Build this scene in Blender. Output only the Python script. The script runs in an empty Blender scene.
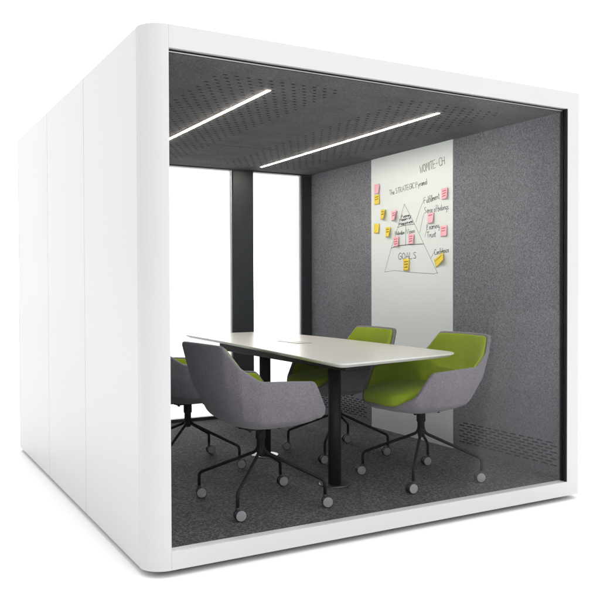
import bpy, bmesh, math, random
from mathutils import Vector, Matrix
random.seed(7)
S = bpy.context.scene
COL = S.collection
PI = math.pi

# ------------------------------------------------------------------ helpers
def link(o, parent=None):
    COL.objects.link(o)
    if parent: o.parent = parent
    return o

def tag(o, label=None, cat=None, group=None, kind=None):
    if label: o['label'] = label
    if cat: o['category'] = cat
    if group: o['group'] = group
    if kind: o['kind'] = kind
    return o

def empty(name, loc=(0, 0, 0), rz=0, **k):
    o = bpy.data.objects.new(name, None)
    o.empty_display_size = .1
    o.location = loc; o.rotation_euler = (0, 0, rz)
    link(o); tag(o, **k)
    return o

def obj(name, bm, mats, parent=None, smooth=False, bevel=0, loc=None, seg=2):
    bmesh.ops.recalc_face_normals(bm, faces=bm.faces)
    me = bpy.data.meshes.new(name)
    bm.to_mesh(me); bm.free()
    if not isinstance(mats, (list, tuple)): mats = [mats]
    for m in mats: me.materials.append(m)
    if smooth:
        for p in me.polygons: p.use_smooth = True
    o = bpy.data.objects.new(name, me)
    if loc: o.location = loc
    link(o, parent)
    if bevel:
        b = o.modifiers.new('bevel', 'BEVEL'); b.width = bevel; b.segments = seg; b.limit_method = 'ANGLE'
        b.angle_limit = math.radians(40); b.harden_normals = False
    return o

def box(bm, x0, x1, y0, y1, z0, z1, mi=0):
    v = [bm.verts.new(p) for p in ((x0,y0,z0),(x1,y0,z0),(x1,y1,z0),(x0,y1,z0),(x0,y0,z1),(x1,y0,z1),(x1,y1,z1),(x0,y1,z1))]
    for f in ((0,3,2,1),(4,5,6,7),(0,1,5,4),(1,2,6,5),(2,3,7,6),(3,0,4,7)):
        bm.faces.new([v[i] for i in f]).material_index = mi

def B(*a):
    bm = bmesh.new(); box(bm, *a); return bm

def prism(pts, z0, z1):
    bm = bmesh.new()
    a = [bm.verts.new((x, y, z0)) for x, y in pts]
    b = [bm.verts.new((x, y, z1)) for x, y in pts]
    bm.faces.new(a[::-1]); bm.faces.new(b)
    n = len(pts)
    for i in range(n): bm.faces.new((a[i], a[(i+1) % n], b[(i+1) % n], b[i]))
    return bm

def arc(cx, cy, rx, ry, a0, a1, n=14):
    return [(cx+rx*math.cos(math.radians(a0+(a1-a0)*i/n)), cy+ry*math.sin(math.radians(a0+(a1-a0)*i/n))) for i in range(n+1)]

def lathe(bm, prof, axis=Vector((0,0,1)), org=Vector((0,0,0)), n=32, mis=None):
    """prof: list of (radius, height) along axis."""
    axis = axis.normalized()
    t = Vector((0,0,1)) if abs(axis.z) < .9 else Vector((1,0,0))
    u = axis.cross(t).normalized(); w = axis.cross(u)
    rings = []
    for r, h in prof:
        rings.append([bm.verts.new(org+axis*h+(u*math.cos(2*PI*k/n)+w*math.sin(2*PI*k/n))*max(r, 1e-5)) for k in range(n)])
    for i in range(len(rings)-1):
        for k in range(n):
            f = bm.faces.new((rings[i][k], rings[i][(k+1) % n], rings[i+1][(k+1) % n], rings[i+1][k]))
            f.smooth = True
            if mis: f.material_index = mis[i]
    f = bm.faces.new(rings[0][::-1]); f.material_index = mis[0] if mis else 0
    f = bm.faces.new(rings[-1]); f.material_index = mis[-1] if mis else 0

def tube(bm, pts, r, n=10, flat=None):
    pts = [Vector(p) for p in pts]
    rings = []
    up = None
    for i, p in enumerate(pts):
        d = (pts[min(i+1, len(pts)-1)]-pts[max(i-1, 0)]).normalized()
        if up is None:
            up = Vector((0,0,1)) if abs(d.z) < .9 else Vector((0,1,0))
        s = d.cross(up).normalized(); up = s.cross(d).normalized()
        rings.append([bm.verts.new(p+(s*math.cos(2*PI*k/n)+up*math.sin(2*PI*k/n))*r) for k in range(n)])
    for i in range(len(rings)-1):
        for k in range(n):
            bm.faces.new((rings[i][k], rings[i][(k+1) % n], rings[i+1][(k+1) % n], rings[i+1][k])).smooth = True
    bm.faces.new(rings[0][::-1]); bm.faces.new(rings[-1])

def fillet(a, b, c, r, n=6):
    a, b, c = Vector(a), Vector(b), Vector(c)
    p = b+(a-b).normalized()*r; q = b+(c-b).normalized()*r
    return [p*(1-t)**2+b*2*t*(1-t)+q*t*t for t in [i/n for i in range(n+1)]]

def copy_tree(o, parent=None):
    c = o.copy(); COL.objects.link(c); c.parent = parent
    for ch in list(o.children): copy_tree(ch, c)
    return c

# ------------------------------------------------------------------ materials
def nodes(name):
    m = bpy.data.materials.new(name); m.use_nodes = True
    nt = m.node_tree
    return m, nt, nt.nodes['Principled BSDF']

def N(nt, t, **k):
    n = nt.nodes.new(t)
    for a, b in k.items(): setattr(n, a, b)
    return n

def setin(n, **k):
    for a, b in k.items(): n.inputs[a.replace('_', ' ')].default_value = b

def mat(name, col, rough=.5, metal=0, var=.06, scale=6, bump=0, bscale=300, spec=.5, rvar=.0):
    m, nt, p = nodes(name)
    tc = N(nt, 'ShaderNodeTexCoord')
    no = N(nt, 'ShaderNodeTexNoise'); no.inputs['Scale'].default_value = scale; no.inputs['Detail'].default_value = 5
    nt.links.new(tc.outputs['Object'], no.inputs['Vector'])
    r = N(nt, 'ShaderNodeValToRGB')
    r.color_ramp.elements[0].position = .3; r.color_ramp.elements[1].position = .7
    r.color_ramp.elements[0].color = [c*(1-var) for c in col]+[1]
    r.color_ramp.elements[1].color = [min(1, c*(1+var)) for c in col]+[1]
    nt.links.new(no.outputs['Fac'], r.inputs['Fac']); nt.links.new(r.outputs['Color'], p.inputs['Base Color'])
    p.inputs['Roughness'].default_value = rough; p.inputs['Metallic'].default_value = metal
    p.inputs['Specular IOR Level'].default_value = spec
    if rvar:
        mr = N(nt, 'ShaderNodeMapRange'); mr.inputs['To Min'].default_value = rough-rvar; mr.inputs['To Max'].default_value = rough+rvar
        nt.links.new(no.outputs['Fac'], mr.inputs['Value']); nt.links.new(mr.outputs['Result'], p.inputs['Roughness'])
    if bump:
        b = N(nt, 'ShaderNodeBump'); b.inputs['Strength'].default_value = bump; b.inputs['Distance'].default_value = .002
        n2 = N(nt, 'ShaderNodeTexNoise'); n2.inputs['Scale'].default_value = bscale; n2.inputs['Detail'].default_value = 3
        nt.links.new(tc.outputs['Object'], n2.inputs['Vector'])
        nt.links.new(n2.outputs['Fac'], b.inputs['Height']); nt.links.new(b.outputs['Normal'], p.inputs['Normal'])
    return m

def fleck(name, lo, hi, scale, rough=.95, bump=.6, big=.12, bigscale=3, spec=.15, sheen=.0, p0=.36, p1=.66, dist=.003):
    """felt / carpet: fine two tone fibre flecks over slow mottling, with fibre bump"""
    m, nt, p = nodes(name)
    tc = N(nt, 'ShaderNodeTexCoord')
    a = N(nt, 'ShaderNodeTexNoise'); a.inputs['Scale'].default_value = scale; a.inputs['Detail'].default_value = 8; a.inputs['Roughness'].default_value = .75
    b = N(nt, 'ShaderNodeTexNoise'); b.inputs['Scale'].default_value = bigscale; b.inputs['Detail'].default_value = 4
    nt.links.new(tc.outputs['Object'], a.inputs['Vector']); nt.links.new(tc.outputs['Object'], b.inputs['Vector'])
    r = N(nt, 'ShaderNodeValToRGB')
    r.color_ramp.elements[0].position = p0; r.color_ramp.elements[1].position = p1
    r.color_ramp.elements[0].color = list(lo)+[1]; r.color_ramp.elements[1].color = list(hi)+[1]
    nt.links.new(a.outputs['Fac'], r.inputs['Fac'])
    mr = N(nt, 'ShaderNodeMapRange'); setin(mr, From_Min=.3, From_Max=.7, To_Min=1-big, To_Max=1+big)
    nt.links.new(b.outputs['Fac'], mr.inputs['Value'])
    mx = N(nt, 'ShaderNodeMix', data_type='RGBA', blend_type='MULTIPLY'); mx.inputs[0].default_value = 1
    cc = N(nt, 'ShaderNodeCombineColor')
    for i in range(3): nt.links.new(mr.outputs['Result'], cc.inputs[i])
    nt.links.new(r.outputs['Color'], mx.inputs[6]); nt.links.new(cc.outputs['Color'], mx.inputs[7])
    nt.links.new(mx.outputs[2], p.inputs['Base Color'])
    p.inputs['Roughness'].default_value = rough; p.inputs['Specular IOR Level'].default_value = spec
    p.inputs['Sheen Weight'].default_value = sheen; p.inputs['Sheen Roughness'].default_value = .5
    bp = N(nt, 'ShaderNodeBump'); bp.inputs['Strength'].default_value = bump; bp.inputs['Distance'].default_value = dist
    nt.links.new(a.outputs['Fac'], bp.inputs['Height']); nt.links.new(bp.outputs['Normal'], p.inputs['Normal'])
    m['_mix'] = mx.name
    return m

def slots(m, ax_u, ax_v, pitch_u, pitch_v, fu, fv, rects, dark=.006):
    """rows of punched slots (brick offset) inside rects (u0,u1,v0,v1): the cut shows the dark void behind"""
    nt = m.node_tree; p = nt.nodes['Principled BSDF']
    tc = N(nt, 'ShaderNodeTexCoord'); sp = N(nt, 'ShaderNodeSeparateXYZ'); nt.links.new(tc.outputs['Object'], sp.inputs[0])
    def M(op, a, b=None, c=None):
        n = N(nt, 'ShaderNodeMath', operation=op)
        for i, x in enumerate((a, b, c)):
            if x is None: continue
            if isinstance(x, (int, float)): n.inputs[i].default_value = x
            else: nt.links.new(x, n.inputs[i])
        return n.outputs[0]
    U, V = sp.outputs[ax_u], sp.outputs[ax_v]
    v = M('DIVIDE', V, pitch_v); row = M('FLOOR', v); off = M('MULTIPLY', M('MODULO', M('ADD', row, 1000), 2), .5)
    u = M('ADD', M('DIVIDE', U, pitch_u), off)
    du = M('ABSOLUTE', M('SUBTRACT', M('FRACT', u), .5)); dv = M('ABSOLUTE', M('SUBTRACT', M('FRACT', v), .5))
    hole = M('MULTIPLY', M('LESS_THAN', du, fu/2), M('LESS_THAN', dv, fv/2))
    # slot centre decides membership so that no slot is cut at the border
    uc = M('MULTIPLY', M('SUBTRACT', M('ADD', M('FLOOR', u), .5), off), pitch_u); vc = M('MULTIPLY', M('ADD', row, .5), pitch_v)
    tot = None
    for (u0, u1, v0, v1) in rects:
        a = M('MULTIPLY', M('MULTIPLY', M('GREATER_THAN', uc, u0), M('LESS_THAN', uc, u1)),
              M('MULTIPLY', M('GREATER_THAN', vc, v0), M('LESS_THAN', vc, v1)))
        tot = a if tot is None else M('MAXIMUM', tot, a)
    fac = M('MULTIPLY', hole, tot)
    mx = N(nt, 'ShaderNodeMix', data_type='RGBA'); mx.inputs[7].default_value = (dark, dark, dark, 1)
    src = p.inputs['Base Color'].links[0].from_socket
    nt.links.new(src, mx.inputs[6]); nt.links.new(fac, mx.inputs[0]); nt.links.new(mx.outputs[2], p.inputs['Base Color'])
    return m

def emit(name, col, s):
    m = bpy.data.materials.new(name); m.use_nodes = True; nt = m.node_tree; nt.nodes.clear()
    e = N(nt, 'ShaderNodeEmission'); e.inputs[0].default_value = (*col, 1); e.inputs[1].default_value = s
    o = N(nt, 'ShaderNodeOutputMaterial'); nt.links.new(e.outputs[0], o.inputs[0])
    return m

def glass(name, tint, refl):
    m = bpy.data.materials.new(name); m.use_nodes = True; nt = m.node_tree; nt.nodes.clear()
    t = N(nt, 'ShaderNodeBsdfTransparent'); t.inputs[0].default_value = (*tint, 1)
    g = N(nt, 'ShaderNodeBsdfGlossy'); g.inputs['Roughness'].default_value = .0; g.inputs[0].default_value = (1, 1, 1, 1)
    mx = N(nt, 'ShaderNodeMixShader'); lw = N(nt, 'ShaderNodeFresnel'); lw.inputs[0].default_value = 1.45
    mu = N(nt, 'ShaderNodeMath', operation='MULTIPLY'); mu.inputs[1].default_value = refl
    nt.links.new(lw.outputs[0], mu.inputs[0]); nt.links.new(mu.outputs[0], mx.inputs[0])
    nt.links.new(t.outputs[0], mx.inputs[1]); nt.links.new(g.outputs[0], mx.inputs[2])
    o = N(nt, 'ShaderNodeOutputMaterial'); nt.links.new(mx.outputs[0], o.inputs[0])
    return m

WHITE = mat('white_lacquer', (.62, .62, .623), .34, var=.012, scale=1.1, bump=.05, bscale=9, spec=.5, rvar=.05)
SEAM = mat('seam_grey', (.30, .30, .30), .7)
GROUND = mat('studio_white', (.96, .96, .96), .8, var=.004, scale=2, spec=.1)
FELT = dict(lo=(.060, .064, .075), hi=(.31, .322, .362))
WALL = fleck('grey_felt', FELT['lo'], FELT['hi'], 150, big=.07)
VENTWALL = slots(fleck('grey_felt_slotted', FELT['lo'], FELT['hi'], 150, big=.07), 'Y', 'Z', .0735, .0187, .68, .40,
                 [(.135, .965, .138, .272), (2.10, 2.93, .138, .272)])
CEIL = slots(fleck('ceiling_felt', (.075, .075, .079), (.175, .175, .182), 90, big=.14, bigscale=5), 'X', 'Y', .0616, .0533, .33, .25,
             [(.46, 1.16, .24, 2.76), (1.56, 2.26, .24, 2.76)])
CARPET = fleck('carpet', (.008, .008, .009), (.17, .17, .174), 85, big=.12, bigscale=4, bump=1.0, p0=.45, p1=.64, dist=.006, spec=.15, rough=.85, sheen=.12)
NAVY = mat('dark_blue_frame', (.018, .024, .032), .45, var=.15, scale=12)
BLACK = mat('black_powder_coat', (.010, .010, .011), .55, var=.2, scale=20, spec=.2)
GASKET = mat('black_gasket', (.010, .010, .011), .7, spec=.2)
ALU = mat('brushed_aluminium', (.55, .55, .55), .4, .6)
STEEL = mat('polished_steel', (.16, .16, .165), .34, 1)
TABLE = mat('table_laminate', (.60, .60, .585), .30, var=.015, scale=3, spec=.5)
TEDGE = mat('table_edge', (.66, .66, .62), .35, var=.02)
SHELLM = fleck('grey_wool', (.125, .115, .130), (.265, .245, .272), 190, big=.06, bigscale=5, bump=.35, sheen=.15)
GREEN = fleck('green_wool', (.185, .270, .010), (.30, .395, .028), 190, big=.07, bigscale=6, bump=.35, sheen=.08)
CASTG = mat('caster_grey', (.34, .335, .352), .45, var=.06, scale=40)
CASTB = mat('caster_black', (.02, .02, .022), .5)
BOARD = mat('whiteboard_glass', (.715, .785, .80), .34, var=.015, scale=2, spec=.5)
INK = mat('marker_ink', (.015, .015, .017), .6)
PENCIL = mat('thin_marker', (.16, .16, .16), .6)
YEL = mat('yellow_paper', (.80, .62, .05), .7, var=.05, scale=30)
PINK = mat('pink_paper', (.86, .47, .55), .7, var=.05, scale=30)
NOTEINK = mat('note_ink', (.20, .12, .05), .7)
REDINK = mat('note_red_ink', (.50, .10, .14), .7)
LED = emit('led_diffuser', (1, .90, .78), 100)
GF = glass('front_glass', (.97, .972, .975), .03)
GB = glass('rear_glass', (.97, .975, .98), .25)

# ------------------------------------------------------------------ dimensions (metres)
W, D, H = 2.615, 3.10, 2.30
ZF, ZC = .080, 2.215
X0, X1 = .085, 2.53            # inner faces of the side walls
YB = 3.03                      # plane of the rear windows
OX0, OX1 = .108, 2.478         # front opening
OZ0, OZ1 = .0795, 2.203

# ------------------------------------------------------------------ ground
g = obj('ground', B(-45, 45, -25, 65, -.13, -.03), GROUND); tag(g, kind='structure')

# ------------------------------------------------------------------ booth
booth = empty('meeting_booth', (0, 0, -.03), label='large white free standing meeting booth with glass front, grey felt lining and rounded corners', cat='booth')
def part(name, bm, m, parent=None, **k):
    o = obj(name, bm, m, parent or booth, **k)
    if parent is None: o.location = (0, 0, .03)
    return o

rx, ry = .105, .10
cp = arc(rx, ry, rx, ry, 180, 270)                       # outer front-left corner
bm = prism(cp+[(OX0, 0), (OX0, .055), (.085, .055), (.085, .062), (0, .062)][0:0] + [(OX0-.0008, .0), (OX0-.001, .05), (.085, .05), (.085, .10)], 0, H)
part('corner_post', bm, WHITE, bevel=.003, smooth=False)
r2 = .06
cq = arc(W-r2, r2, r2, r2, 270, 360)
part('corner_post', prism([(OX1+.001, 0)]+cq+[(W, .10), (2.53, .10), (2.53, .05), (OX1+.001, .05)], 0, H), WHITE, bevel=.003)
part('corner_post', prism([(0, 3.0)]+[(.05, 3.0), (.05, 3.04), (.15, 3.04), (.15, D)]+arc(.10, D-.10, .10, .10, 90, 180), 0, H), WHITE, bevel=.003)
part('corner_post', prism([(W, 3.0)]+arc(W-.06, D-.06, .06, .06, 0, 90)+[(2.50, D), (2.50, 3.045), (2.565, 3.045), (2.565, 3.0)], 0, H), WHITE, bevel=.003)
for nm in ('corner_post',):
    for o in [c for c in booth.children if c.name.startswith(nm)]:
        for p in o.data.polygons:
            p.use_smooth = abs(p.normal.z) < .5
        o.modifiers.clear()
        es = o.modifiers.new('es', 'EDGE_SPLIT'); es.split_angle = math.radians(30)
part('front_beam', B(OX0-.0002, OX1+.0008, 0, .05, OZ1, H), WHITE)
part('front_beam', B(OX0-.0002, OX1+.0008, 0, .05, .0, OZ0), WHITE)
part('rear_beam', B(.152, 2.498, 3.045, D, 2.20, H-.0005), WHITE, bevel=.002)
part('rear_beam', B(.152, 2.498, 3.045, D, 0, .075), WHITE, bevel=.002)
ys = [.102, 1.016, 1.945, 2.998]
for i in range(3):
    part('side_panel', B(0.0005, .05, ys[i]+.0022, ys[i+1]-.0022, 0, H-.0005), WHITE, bevel=.0018)
    part('side_panel', B(W-.05, W-.0005, ys[i]+.0022, ys[i+1]-.0022, 0, H-.0005), WHITE, bevel=.0018)
o = part('seam_backing', B(.052, .058, .12, 2.99, .02, H-.03), SEAM)
o = part('seam_backing', B(W-.058, W-.052, .12, 2.99, .02, H-.03), SEAM)
part('roof', B(.053, W-.053, .053, 3.04, 2.262, H-.004), WHITE)
part('base', B(.053, W-.053, .053, 3.04, .0, .062), BLACK)
part('carpet', B(X0+.001, X1-.001, .051, YB-.02, .064, ZF-.002), CARPET)
# levelling feet
for fx in (.17, 1.3, 2.45):
    for fy in (.10, 1.5, 2.95):
        b = bmesh.new(); lathe(b, [(.030, -.03), (.032, -.022), (.016, -.018), (.014, .0)], n=24, org=Vector((fx, fy, 0)))
        part('foot', b, BLACK)

# inner felt walls, in three modules; the middle one on the right is the writing board
mod = [(.055, 1.045), (1.047, 2.033), (2.035, YB-.005)]
for i, (a, b_) in enumerate(mod):
    if i != 1: part('wall_panel', B(X1, X1+.026, a, b_-.0005, .07, 2.25), VENTWALL, bevel=.0015)
    part('wall_panel', B(X0-.024, X0, a, b_-.0005, .07, 2.25), WALL, bevel=.0015)
board = part('whiteboard', B(X1-.003, X1+.022, mod[1][0], mod[1][1], .078, 2.25), BOARD, bevel=.001)
# ceiling, three modules, the front one hanging slightly lower
cz = [2.208, 2.2095, 2.2085]
for i, (a, b_) in enumerate(((.052, 1.0), (1.006, 2.0), (2.006, YB-.01))):
    part('ceiling_panel', B(X0+.0005, X1-.0005, a, b_, cz[i], 2.255), CEIL, bevel=.0015)
for sx in (.806, 1.912):
    f = part('light_strip', B(sx-.0140, sx+.0140, .445, 2.765, 2.2068, 2.230), emit('warm_glow_edge', (1, .62, .42), .7))  # housing given a dim warm emission, imitating the glow along the strip edges
    obj('diffuser', B(sx-.0085, sx+.0085, .449, 2.761, 2.2045, 2.2066), LED, f)
# front glazing
part('front_glass', B(OX0, OX1, .014, .022, OZ0, OZ1), GF)
b = bmesh.new()
box(b, OX0, OX1, .0235, .05, 2.196, OZ1-.0005)
box(b, OX1-.010, OX1+.0005, .0235, .05, OZ0+.0005, 2.1955)
box(b, OX1-.010, OX1+.0005, .0025, .0135, OZ0+.0005, OZ1-.001)
part('glazing_gasket', b, GASKET)
part('glazing_trim', B(OX0, OX1-.018, .0235, .030, 2.1925, 2.1955), ALU)
# rear glazing: dark frame, mullions and panes
y0, y1 = 2.985, 3.04
def rear(name, x0, x1, z0, z1, m=NAVY, ya=y0, yb=y1): return part(name, B(x0, x1, ya, yb, z0, z1), m, bevel=.002)
rear('mullion', 1.750, 1.945, ZF+.026, 2.198)
rear('mullion', .655, .850, ZF+.026, 2.198)
rear('frame_post', 2.430, X1-.001, ZF+.026, 2.198)
rear('frame_post', X0+.001, .18, ZF+.026, 2.198)
rear('sill', X0+.001, X1-.001, ZF-.002, ZF+.025)
rear('frame_header', X0+.001, X1-.001, 2.199, 2.2215)
for a in (1.738, 2.418, .643, ):
    part('frame_edge', B(a, a+.0115, 3.0, 3.03, ZF+.0255, 2.1985), ALU)
for a, b_ in ((.181, .642), (.851, 1.737), (1.946, 2.417)):
    part('rear_glass', B(a, b_, 3.012, 3.020, ZF+.0255, 2.1985), GB)

# ------------------------------------------------------------------ handwriting (stroke letters)
F = {
 'A': [[(0,0),(.4,1),(.8,0)],[(.15,.38),(.65,.38)]], 'C': [[(.75,.85),(.45,1),(.1,.75),(.05,.35),(.3,0),(.75,.12)]],
 'E': [[(.7,1),(.05,1),(.0,0),(.7,0)],[(.03,.5),(.55,.52)]], 'F': [[(.75,1),(.08,.97),(0,0)],[(.05,.5),(.55,.55)]],
 'G': [[(.75,.85),(.4,1),(.05,.6),(.1,.15),(.45,0),(.75,.2),(.75,.45),(.45,.45)]], 'H': [[(0,0),(.03,1)],[(.7,0),(.7,1)],[(0,.5),(.7,.5)]],
 'I': [[(.1,0),(.12,1)]], 'L': [[(.05,1),(0,0),(.6,.02)]], 'M': [[(0,0),(.1,1),(.42,.35),(.75,1),(.82,0)]],
 'O': [[(.4,1),(.05,.7),(.05,.3),(.38,0),(.72,.3),(.72,.72),(.4,1)]], 'P': [[(0,-.1),(.05,1),(.55,.95),(.6,.6),(.1,.45)]],
 'R': [[(0,0),(.05,1),(.55,.9),(.5,.6),(.08,.5),(.65,0)]], 'S': [[(.65,.9),(.3,1),(.05,.75),(.55,.4),(.5,.08),(.02,.08)]],
 'T': [[(0,.97),(.8,1)],[(.4,1),(.38,0)]], 'V': [[(0,1),(.35,0),(.75,1)]], 'W': [[(0,1),(.2,0),(.42,.7),(.62,0),(.85,1)]], '-': [[(.05,.45),(.5,.5)]],
 'a': [[(.5,.45),(.2,.5),(.03,.2),(.2,0),(.45,.15),(.5,.48),(.52,.05),(.62,0)]], 'b': [[(.05,1),(.03,.05),(.35,0),(.48,.3),(.25,.5),(.05,.3)]],
 'c': [[(.45,.42),(.2,.5),(.03,.22),(.2,0),(.48,.08)]], 'd': [[(.45,.4),(.15,.48),(.03,.18),(.25,0),(.45,.2),(.5,1),(.5,0)]],
 'e': [[(.05,.25),(.42,.3),(.28,.52),(.05,.25),(.2,0),(.5,.08)]], 'f': [[(.5,.95),(.28,1),(.2,.6),(.15,-.15)],[(.0,.48),(.42,.5)]],
 'g': [[(.48,.42),(.18,.5),(.03,.22),(.25,.05),(.46,.25),(.45,-.35),(.1,-.4)]], 'h': [[(.05,1),(.03,0)],[(.04,.3),(.3,.5),(.42,.3),(.43,0)]],
 'i': [[(.1,.5),(.1,0),(.2,0)],[(.1,.72),(.12,.78)]], 'l': [[(.1,1),(.07,.05),(.2,0)]], 'm': [[(.03,.5),(.03,0)],[(.03,.3),(.2,.5),(.3,.3),(.3,0)],[(.3,.3),(.48,.5),(.58,.3),(.6,0)]],
 'n': [[(.03,.5),(.03,0)],[(.03,.3),(.28,.5),(.42,.3),(.43,0)]], 'o': [[(.25,.5),(.03,.25),(.22,0),(.45,.22),(.27,.5)]],
 'p': [[(.05,.5),(.02,-.4)],[(.04,.35),(.3,.5),(.45,.25),(.25,0),(.05,.1)]], 'r': [[(.03,.5),(.03,0)],[(.03,.28),(.2,.48),(.38,.45)]],
 's': [[(.38,.45),(.15,.5),(.08,.35),(.35,.18),(.25,0),(.02,.05)]], 't': [[(.18,.9),(.15,.05),(.35,0)],[(0,.58),(.38,.62)]],
 'u': [[(.03,.5),(.05,.08),(.3,.02),(.42,.2),(.43,.5),(.45,0)]], 'v': [[(0,.5),(.2,0),(.42,.5)]], 'y': [[(.02,.5),(.22,.08)],[(.45,.5),(.22,0),(.05,-.4)]],
 ' ': [], '.': [[(.05,.02),(.1,.04)]],
}
WID = {'M': .95, 'W': .98, 'm': .72, 'i': .26, 'l': .28, 'I': .3, ' ': .38, 'r': .42, 't': .42, 'f': .46, 's': .46, '.': .2}
def stroke_bm(bm, pts, r, x):
    """flat ink line on the board plane: pts are (y,z); the ink is a thin raised ribbon"""
    pts = [Vector((0, p[0], p[1])) for p in pts]
    L = []; 
    for i, p in enumerate(pts):
        d = (pts[min(i+1, len(pts)-1)]-pts[max(i-1, 0)])
        if d.length < 1e-6: d = Vector((0, 1, 0))
        d.normalize(); n = Vector((0, -d.z, d.y))*r
        L.append((p+n, p-n))
    a = [(bm.verts.new((x, u.y, u.z)), bm.verts.new((x, w.y, w.z)), bm.verts.new((x+.0006, u.y, u.z)), bm.verts.new((x+.0006, w.y, w.z))) for u, w in L]
    for i in range(len(a)-1):
        p, q = a[i], a[i+1]
        for k, l in ((0, 1), (1, 3), (3, 2), (2, 0)): bm.faces.new((p[k], p[l], q[l], q[k]))
    bm.faces.new((a[0][0], a[0][2], a[0][3], a[0][1])); bm.faces.new((a[-1][0], a[-1][1], a[-1][3], a[-1][2]))
def smooth_line(pts, n=3):
    out = []
    for i in range(len(pts)-1):
        p0 = pts[max(i-1, 0)]; p1 = pts[i]; p2 = pts[i+1]; p3 = pts[min(i+2, len(pts)-1)]
        for k in range(n):
            t = k/n
            out.append(tuple(.5*((2*p1[j])+(-p0[j]+p2[j])*t+(2*p0[j]-5*p1[j]+4*p2[j]-p3[j])*t*t+(-p0[j]+3*p1[j]-3*p2[j]+p3[j])*t**3) for j in (0, 1)))
    out.append(pts[-1]); return out
def write(bm, text, p0, p1, h, r=.0016, x=X1-.0038):
    """writes along p0 -> p1 ((y,z) pairs, y falls to the right)"""
    tw = sum(WID.get(c, .62 if c.islower() else .9) for c in text)
    u = Vector((p1[0]-p0[0], p1[1]-p0[1])); L = u.length; u.normalize(); v = Vector((-u.y, u.x))
    if v.y < 0: v = -v
    s = L/tw; cx = 0
    for ch in text:
        for st in F.get(ch, []):
            pts = [(p0[0]+u.x*(cx+a*1.0)*s+v.x*b*h+random.uniform(-.0012, .0012), p0[1]+u.y*(cx+a)*s+v.y*b*h+random.uniform(-.0012, .0012)) for a, b in st]
            stroke_bm(bm, smooth_line(pts) if ch.islower() or ch in 'CGOS' else pts, r, x)
        cx += WID.get(ch, .62 if ch.islower() else .9)
b = bmesh.new(); write(b, 'WOMITE-CH', (1.405, 2.022), (1.125, 2.050), .058, .0018); obj('writing', b, INK, board)
b = bmesh.new(); write(b, 'The STRATEGIC Pyramid', (1.785, 1.900), (1.325, 1.935), .040, .0017); obj('writing', b, INK, board)
b = bmesh.new(); write(b, 'Purpose', (1.632, 1.715), (1.53, 1.722), .021, .0022); obj('writing', b, INK, board)
b = bmesh.new(); write(b, 'Mission of', (1.655, 1.690), (1.513, 1.702), .021, .0024); obj('writing', b, INK, board)
b = bmesh.new(); write(b, 'Happiness', (1.661, 1.660), (1.492, 1.672), .023, .0024); obj('writing', b, INK, board)
b = bmesh.new(); write(b, 'Motivation', (1.712, 1.590), (1.592, 1.592), .032, .0019); obj('writing', b, INK, board)
b = bmesh.new(); write(b, 'Vision', (1.572, 1.592), (1.465, 1.595), .036, .0019); obj('writing', b, INK, board)
b = bmesh.new(); write(b, 'GOALS', (1.672, 1.405), (1.442, 1.403), .048, .0022); obj('writing', b, INK, board)
b = bmesh.new(); write(b, 'Fulfillment', (1.362, 1.797), (1.185, 1.818), .044, .0019); obj('writing', b, INK, board)
b = bmesh.new(); write(b, 'Sense of belongs.', (1.356, 1.727), (1.085, 1.735), .042, .0018); obj('writing', b, INK, board)
b = bmesh.new(); write(b, 'Learning', (1.330, 1.607), (1.186, 1.612), .040, .0019); obj('writing', b, INK, board)
b = bmesh.new(); write(b, 'Trust', (1.330, 1.548), (1.225, 1.552), .042, .0019); obj('writing', b, INK, board)
b = bmesh.new(); write(b, 'Confidence', (1.243, 1.422), (1.084, 1.438), .038, .0019); obj('writing', b, INK, board)
b = bmesh.new(); stroke_bm(b, [(1.687, 1.648), (1.60, 1.657), (1.471, 1.659)], .0018, X1-.0039); obj('drawn_line', b, INK, board)
b = bmesh.new(); stroke_bm(b, [(1.767, 1.494), (1.68, 1.508), (1.56, 1.510), (1.366, 1.507)], .0022, X1-.0039); obj('drawn_line', b, INK, board)
b = bmesh.new(); stroke_bm(b, [(1.580, 1.655), (1.581, 1.506)], .0016, X1-.0036); obj('drawn_line', b, INK, board)
b = bmesh.new()
for ln in ([(1.596, 1.817), (1.69, 1.625), (1.77, 1.48), (1.85, 1.312)], [(1.596, 1.817), (1.47, 1.655), (1.36, 1.50), (1.208, 1.290)],
           [(1.853, 1.312), (1.72, 1.322), (1.50, 1.303), (1.25, 1.288), (1.205, 1.296)],
           [(1.459, 1.669), (1.415, 1.75), (1.371, 1.818)], [(1.412, 1.589), (1.385, 1.67), (1.360, 1.730)], [(1.354, 1.556), (1.335, 1.60), (1.320, 1.640)],
           [(1.283, 1.400), (1.262, 1.425), (1.241, 1.446)]):
    stroke_bm(b, ln, .0016, X1-.0036)
obj('pyramid_drawing', b, PENCIL, board)

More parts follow.
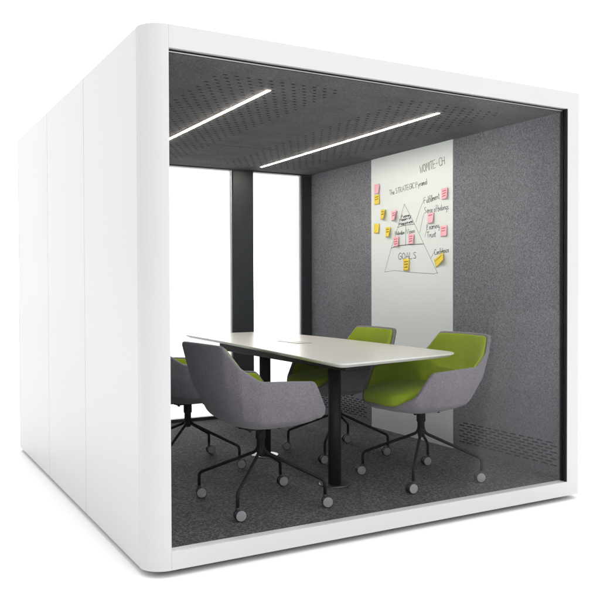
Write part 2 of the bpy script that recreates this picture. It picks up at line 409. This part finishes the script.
# ------------------------------------------------------------------ sticky notes
def note(y, z, m, rot, lift, lines, label, w=.076, h=.075):
    o = bmesh.new(); n = 8; grid = []
    def place(a, c, off=0):      # a: 0 left..1 right, c: 0 bottom..1 top ; note held by its top left, curling off the board at right/bottom
        l = lift*(max(0, a*.75+(1-c)*.45-.25))**1.6
        yy = (.5-a)*w; zz = (c-.5)*h
        cr, sr = math.cos(rot), math.sin(rot)
        return Vector((X1-.0045-l-off, y+yy*cr-zz*sr, z+yy*sr+zz*cr))
    for k in (0, 1):
        grid.append([[o.verts.new(place(i/n, j/n, .0007*k)) for j in range(n+1)] for i in range(n+1)])
    for k in (0, 1):
        for i in range(n):
            for j in range(n):
                o.faces.new((grid[k][i][j], grid[k][i+1][j], grid[k][i+1][j+1], grid[k][i][j+1])).smooth = True
    for i in range(n):
        for (c, d) in (((i, 0), (i+1, 0)), ((i, n), (i+1, n)), ((0, i), (0, i+1)), ((n, i), (n, i+1))):
            o.faces.new((grid[0][c[0]][c[1]], grid[0][d[0]][d[1]], grid[1][d[0]][d[1]], grid[1][c[0]][c[1]]))
    ob = obj('sticky_note', o, m)
    tag(ob, label, 'sticky note', 'sticky notes on the whiteboard')
    if lines:
        s = bmesh.new()
        for q in range(lines):
            c0 = .74-q*.24
            pts = []
            for t in range(15):
                a = .14+t*.047
                pts.append(place(a, c0+(.055 if t % 2 else -.035)*random.uniform(.5, 1.2)+a*.04, .0016))
            tube(s, pts, .0011, n=4)
        obj('scribble', s, REDINK if m is PINK else NOTEINK, ob)
    return ob
note(1.950, 1.969, PINK, .02, .016, 0, 'blank pink sticky note at the top left corner of the whiteboard notes')
note(1.950, 1.885, YEL, -.02, .010, 2, 'yellow sticky note right under the blank pink note by the left edge of the board')
note(1.863, 1.761, YEL, .05, .034, 2, 'dark yellow curling sticky note left of the pink note beside the pyramid tip')
note(1.719, 1.741, PINK, -.03, .034, 2, 'curling pink sticky note beside the left slope of the pyramid tip')
note(1.954, 1.658, YEL, .03, .012, 0, 'blank yellow sticky note, lowest at the left edge of the board')
note(1.797, 1.620, YEL, .0, .030, 2, 'yellow sticky note left of the pyramid middle row, curled at its right edge')
note(1.693, 1.540, PINK, -.02, .018, 3, 'pink sticky note under the word Motivation in the pyramid')
note(1.507, 1.550, PINK, -.03, .020, 3, 'pink sticky note under the word Vision in the pyramid')
note(1.569, 1.362, YEL, .0, .012, 3, 'yellow sticky note under the word GOALS in the pyramid', h=.088)
note(1.127, 1.846, PINK, -.05, .022, 3, 'pink sticky note at the right edge of the board after the word Fulfillment')
note(1.280, 1.688, PINK, -.03, .020, 1, 'pink sticky note between the words Sense and Learning right of the pyramid')
note(1.138, 1.586, PINK, -.02, .012, 2, 'pink sticky note right of the words Learning and Trust')
note(1.181, 1.386, YEL, -.42, .030, 1, 'tilted orange yellow sticky note under the word Confidence', w=.12, h=.062)

# ------------------------------------------------------------------ table
table = empty('meeting_table', (1.30, 1.05, ZF), label='white topped meeting table with rounded corners on two black columns', cat='table')
def T(name, bm, m, parent=None, **k):
    o = obj(name, bm, m, parent or table, **k)
    if parent is None: o.location = (-1.30, -1.05, -ZF)
    return o
def table_outline(ins=0):
    c = [(.985, .075), (1.965, .315), (2.045, 2.0), (1.99, 2.80), (1.18, 2.80), (1.10, 1.3)]
    pts = []
    # near corner, far corner: generous radii; long sides gently bowed
    cs = [((1.00, .085), .10), ((1.95, .30), .12), ((1.995, 1.0), 1.2), ((2.03, 1.9), 1.2), ((1.97, 2.79), .16), ((1.22, 2.79), .10), ((1.15, 1.6), 1.2)]
    P = [Vector(c[0]) for c in cs]; n = len(P)
    for i in range(n):
        a, p, q = P[i-1], P[i], P[(i+1) % n]
        r = min(cs[i][1], (a-p).length*.45, (q-p).length*.45)
        s = p+(a-p).normalized()*r; e = p+(q-p).normalized()*r
        for k in range(9):
            t = k/8; pts.append(s*(1-t)**2+p*2*t*(1-t)+e*t*t)
    cen = Vector((1.5, 1.45))
    if ins:
        out = []
        m = len(pts)
        for i in range(m):
            d = (pts[(i+1) % m]-pts[i-1]).normalized(); out.append(pts[i]+Vector((-d.y, d.x))*ins)
        pts = out
    return [(p.x, p.y) for p in pts]
b = bmesh.new()
o0, o1 = table_outline(0), table_outline(.030)
lay = [(o0, .8205, 0), (o0, .8125, 1), (o1, .797, 1)]
rings = [[b.verts.new((x, y, z)) for x, y in o] for o, z, _ in lay]
b.faces.new(rings[0]).material_index = 0
b.faces.new(rings[-1][::-1]).material_index = 1
n = len(o0)
for i in range(2):
    for k in range(n):
        f = b.faces.new((rings[i][k], rings[i][(k+1) % n], rings[i+1][(k+1) % n], rings[i+1][k])); f.material_index = 1
T('tabletop', b, [TABLE, TEDGE], bevel=.0015)
T('cable_flap', B(1.50, 1.60, 1.385, 1.69, .8209, .8235), mat('flap_grey', (.36, .36, .33), .4), bevel=.0005)
T('underframe', B(1.235, 1.40, .40, 2.10, .742, .7965), BLACK, bevel=.008)
for (lx, ly) in ((1.305, .625), (1.305, 1.50)):
    b = bmesh.new(); lathe(b, [(.037, ZF+.006), (.037, .7415)], org=Vector((lx, ly, 0)), n=40)
    lg = T('leg', b, BLACK)
    b = bmesh.new(); lathe(b, [(.090, ZF-.0015), (.090, ZF+.0025), (.086, ZF+.0055)], org=Vector((lx, ly, 0)), n=56)
    obj('base_plate', b, STEEL, lg)

# ------------------------------------------------------------------ chairs (origin on the carpet, facing +x)
def chair_columns():
    half = [ # inner bottom ring, knee, mid, rim  (x,y,z above the floor)
     ((.17, 0, .408), (.285, 0, .438), (.322, 0, .444), (.338, 0, .457)),
     ((.14, .085, .408), (.245, .130, .438), (.280, .155, .446), (.292, .163, .461)),
     ((.11, .12, .408), (.185, .210, .445), (.205, .238, .465), (.236, .254, .512)),
     ((.05, .13, .408), (.095, .245, .452), (.130, .280, .550), (.150, .292, .650)),
     ((-.02, .13, .408), (-.02, .250, .455), (-.01, .286, .560), (-.00, .300, .660)),
     ((-.08, .12, .410), (-.13, .238, .460), (-.155, .280, .570), (-.165, .298, .668)),
     ((-.12, .09, .412), (-.195, .195, .475), (-.240, .245, .600), (-.265, .268, .740)),
     ((-.14, .05, .414), (-.225, .120, .480), (-.290, .185, .640), (-.330, .222, .842)),
     ((-.15, 0, .414), (-.235, 0, .482), (-.305, 0, .645), (-.345, 0, .845)),
    ]
    cols = half + [tuple((x, -y, z) for x, y, z in c) for c in half[-2:0:-1]]
    return cols
def grid_mesh(cols, cen, crease_cols=()):
    bm = bmesh.new(); n = len(cols)
    vs = [[bm.verts.new(p) for p in c] for c in cols]
    c0 = bm.verts.new(cen)
    for i in range(n):
        a, q = vs[i], vs[(i+1) % n]
        bm.faces.new((c0, q[0], a[0]))
        for k in range(len(a)-1): bm.faces.new((a[k], q[k], q[k+1], a[k+1]))
    bmesh.ops.recalc_face_normals(bm, faces=bm.faces)
    return bm, vs
def refine(cols, t=.23):
    def lerp(a, b, t): return tuple(a[i]+(b[i]-a[i])*t for i in range(3))
    rows = []
    for c in cols:
        q = [c[0]]
        for k in range(len(c)-1):
            if k: q.append(lerp(c[k], c[k+1], t))
            if k < len(c)-2: q.append(lerp(c[k], c[k+1], 1-t))
            else: q.append(lerp(c[k], c[k+1], 1-t*.5))
            q.append(c[k+1])
        rows.append(q)
    out = []
    for i, c in enumerate(rows):
        d = rows[(i+1) % len(rows)]
        out.append(c); out.append([lerp(a, b, t) for a, b in zip(c, d)]); out.append([lerp(a, b, 1-t) for a, b in zip(c, d)])
    return out
def shell_obj(name, cols, cen, m, parent, th, lv=2, crease=None):
    cols = refine(cols); crease = None
    bm, vs = grid_mesh(cols, cen)
    if crease:
        cl = bm.edges.layers.float.new('crease_edge')
        for (i, k0, k1, val) in crease:
            for k in range(k0, k1):
                e = bm.edges.get((vs[i][k], vs[i][k+1]))
                if e: e[cl] = val
    me = bpy.data.meshes.new(name); bm.to_mesh(me); bm.free()
    for p in me.polygons: p.use_smooth = True
    me.materials.append(m)
    o = link(bpy.data.objects.new(name, me), parent)
    s = o.modifiers.new('solid', 'SOLIDIFY'); s.thickness = th; s.offset = 0; s.use_even_offset = False
    s.edge_crease_rim = 0.0
    d = o.modifiers.new('sub', 'SUBSURF'); d.levels = lv; d.render_levels = lv
    return o
def make_chair(name):
    t = empty(name)
    cols = chair_columns(); n = len(cols)
    cr = [(i, 1, 3, .55) for i in (3, 13)]+[(i, 1, 3, .75) for i in (5, 11)]+[(i, 1, 3, .35) for i in (7, 9)]
    shell_obj('shell', cols, (0, 0, .404), SHELLM, t, .021, crease=cr)
    # lining: same columns pulled inwards
    inner = []
    for i, c in enumerate(cols):
        cc = []
        for k, (x, y, z) in enumerate(c):
            ctr = Vector((.04, 0, 0)); h = Vector((x, y, 0))-ctr; L = h.length; u = h/L
            d = (.0, .026, .026, .0225)[k]
            up = (.030, .028, .006, -.010)[k]
            p = Vector((x, y, z))-u*d; p.z += up
            cc.append(tuple(p))
        inner.append(tuple(cc))
    shell_obj('lining', inner, (0, 0, .432), GREEN, t, .016, crease=cr)
    # seat cushion
    b = bmesh.new(); rings = []
    def plan(s, N_=28):
        out = []
        for k in range(N_):
            a = 2*PI*k/N_; ca, sa = math.cos(a), math.sin(a)
            e = .5
            x = math.copysign(abs(ca)**e, ca)*.252; y = math.copysign(abs(sa)**e, sa)*.226
            if x < 0: y *= 1+.25*x/.255*.8
            out.append((.078+x*s, y*s*(1-.16*max(0, x)/.252)))
        return out
    for s, z in ((.93, .418), (1.0, .442), (1.005, .482), (.965, .500), (.82, .508), (.5, .507), (.2, .505)):
        rings.append([b.verts.new((x, y, z+.022+(z-.44)*.45*max(0, min(1, (.32-x)/.25)))) for x, y in plan(s)])
    for i in range(len(rings)-1):
        for k in range(28): b.faces.new((rings[i][k], rings[i][(k+1) % 28], rings[i+1][(k+1) % 28], rings[i+1][k])).smooth = True
    b.faces.new(rings[0][::-1]); b.faces.new(rings[-1])
    o = obj('seat_cushion', b, GREEN, t, smooth=True)
    d = o.modifiers.new('sub', 'SUBSURF'); d.levels = 1; d.render_levels = 1
    # plate with glides, column
    b = bmesh.new(); box(b, -.10, .10, -.07, .07, .392, .402)
    for (x, y) in ((.085, .055), (-.085, .055), (.085, -.055), (-.085, -.055)): lathe(b, [(.008, .384), (.008, .392)], org=Vector((x, y, 0)), n=12)
    obj('mounting_plate', b, BLACK, t)
    b = bmesh.new(); lathe(b, [(.017, .243), (.021, .262), (.021, .330), (.026, .334), (.026, .392)], n=28)
    obj('column', b, BLACK, t)
    for k in range(4):
        a = PI/4+k*PI/2; ca, sa = math.cos(a), math.sin(a)
        R = .345
        pr = [(.012, .300), (.016, .272)]
        raw = [(.012, 0, .315)]+[tuple(p) for p in fillet((.012, 0, .315), (.016, 0, .268), (R, 0, .135), .03)]
        raw += [tuple(p) for p in fillet((.016, 0, .268), (R, 0, .135), (R, 0, .06), .022)]+[(R, 0, .062)]
        b = bmesh.new(); tube(b, [(p[0]*ca, p[0]*sa, p[2]) for p in raw], .0088, n=12)
        obj('leg', b, BLACK, t)
        # caster: black yoke with two grey faced wheels
        ax = Vector((-.22, -.97, 0)); ang = (.12, -.1, .05, -.18)[k]
        ax.rotate(Matrix.Rotation(ang, 3, 'Z')); ax.normalize(); tr = Vector((-ax.y, ax.x, 0))*.012
        c = Vector((R*ca, R*sa, .030))+tr
        b = bmesh.new(); lathe(b, [(.0105, .040), (.0105, .066)], org=Vector((R*ca, R*sa, 0)), n=16)
        lathe(b, [(.010, -.007), (.021, -.006), (.021, .006), (.010, .007)], axis=ax, org=c+Vector((0, 0, .004)), n=24)
        cs = obj('caster', b, CASTB, t)
        for sg in (1, -1):
            b = bmesh.new()
            lathe(b, [(.020, .008), (.0275, .0085), (.029, .011), (.029, .021), (.0275, .0235), (.0252, .0236), (.0248, .0255), (.0, .0258)], axis=ax*sg, org=c, n=36,
                  mis=[0, 0, 0, 0, 0, 1, 1, 1])
            for fc in b.faces:
                if fc.material_index: fc.smooth = False
            obj('wheel', b, [CASTB, CASTG], cs)
    return t
c0 = make_chair('swivel_chair')
GRP = 'swivel chairs around the meeting table'
spots = [((.775, .500), 0.0, 'chair at the front left, its back to the viewer'),
         ((1.815, .490), PI-.0, 'chair at the front right, green seat showing, beside the slotted vent'),
         ((1.765, 1.335), PI, 'chair behind the table, only its green backrest above the white top'),
         ((.755, 1.490), 0.0, 'chair mostly hidden behind the corner post at the far left')]
for i, (p, rz, lb) in enumerate(spots):
    o = c0 if i == 0 else copy_tree(c0)
    o.location = (p[0], p[1], ZF-.0015); o.rotation_euler = (0, 0, rz)
    for ch in o.children:      # the seat swivels on its base
        if ch.name.split('.')[0] in ('shell', 'lining', 'seat_cushion', 'mounting_plate'): 
            ch.rotation_euler = (0, 0, math.radians((4, 0, 2, 4)[i])); ch.location.x = (-.006, 0, 0, 0)[i]
    tag(o, 'grey and green swivel '+lb, 'chair', GRP)

# ------------------------------------------------------------------ light: white studio surround
w = bpy.data.worlds.new('World'); S.world = w; w.use_nodes = True
nt = w.node_tree; bg = nt.nodes['Background']
tc = N(nt, 'ShaderNodeTexCoord'); sp = N(nt, 'ShaderNodeSeparateXYZ'); nt.links.new(tc.outputs['Generated'], sp.inputs[0])
def WM(op, a, b, c=None):
    n = N(nt, 'ShaderNodeMath', operation=op)
    for i, x in enumerate((a, b, c)):
        if x is None: continue
        if isinstance(x, (int, float)): n.inputs[i].default_value = x
        else: nt.links.new(x, n.inputs[i])
    return n.outputs[0]
def dot(v):
    n = N(nt, 'ShaderNodeVectorMath', operation='DOT_PRODUCT'); n.inputs[1].default_value = v
    nt.links.new(tc.outputs['Generated'], n.inputs[0]); return n.outputs['Value']
WB, WK, WZ, WX = .53, 2.7, 1.25, .45
lobe = WM('POWER', WM('MAXIMUM', dot((.30, .954, 0)), 0), 8)
zen = WM('POWER', WM('MAXIMUM', sp.outputs['Z'], 0), 1.5)
tot = WM('ADD', WM('ADD', WM('MULTIPLY', lobe, WK), WM('MULTIPLY', zen, WZ)), WM('MULTIPLY_ADD', sp.outputs['X'], WX, WB))
nt.links.new(tot, bg.inputs['Strength'])
bg.inputs['Color'].default_value = (1, 1, 1, 1)

# ------------------------------------------------------------------ camera
cam = bpy.data.cameras.new('camera'); co = bpy.data.objects.new('camera', cam); link(co)
f, yaw, pit, roll, cx, cy, czz = 779.1541, .5106, -.0167, -.0033, -1.0174, -3.1253, 1.1979
fw = Vector((math.sin(yaw)*math.cos(pit), math.cos(yaw)*math.cos(pit), math.sin(pit)))
r = Vector((math.cos(yaw), -math.sin(yaw), 0)); u = r.cross(fw)
rr = r*math.cos(roll)+u*math.sin(roll); uu = -r*math.sin(roll)+u*math.cos(roll)
M = Matrix((rr, uu, -fw)).transposed().to_4x4(); M.translation = Vector((cx, cy, czz))
co.matrix_world = M
cam.sensor_fit = 'HORIZONTAL'; cam.sensor_width = 36; cam.lens = f/600*36
cam.clip_start = .05; cam.clip_end = 300
S.camera = co
S.render.engine = 'CYCLES'
S.render.resolution_x = 1024; S.render.resolution_y = 1024
S.cycles.max_bounces = 10; S.cycles.transparent_max_bounces = 16; S.cycles.diffuse_bounces = 5
S.view_settings.view_transform = 'Standard'; S.view_settings.look = 'None'; S.view_settings.gamma = 1; S.view_settings.exposure = .4
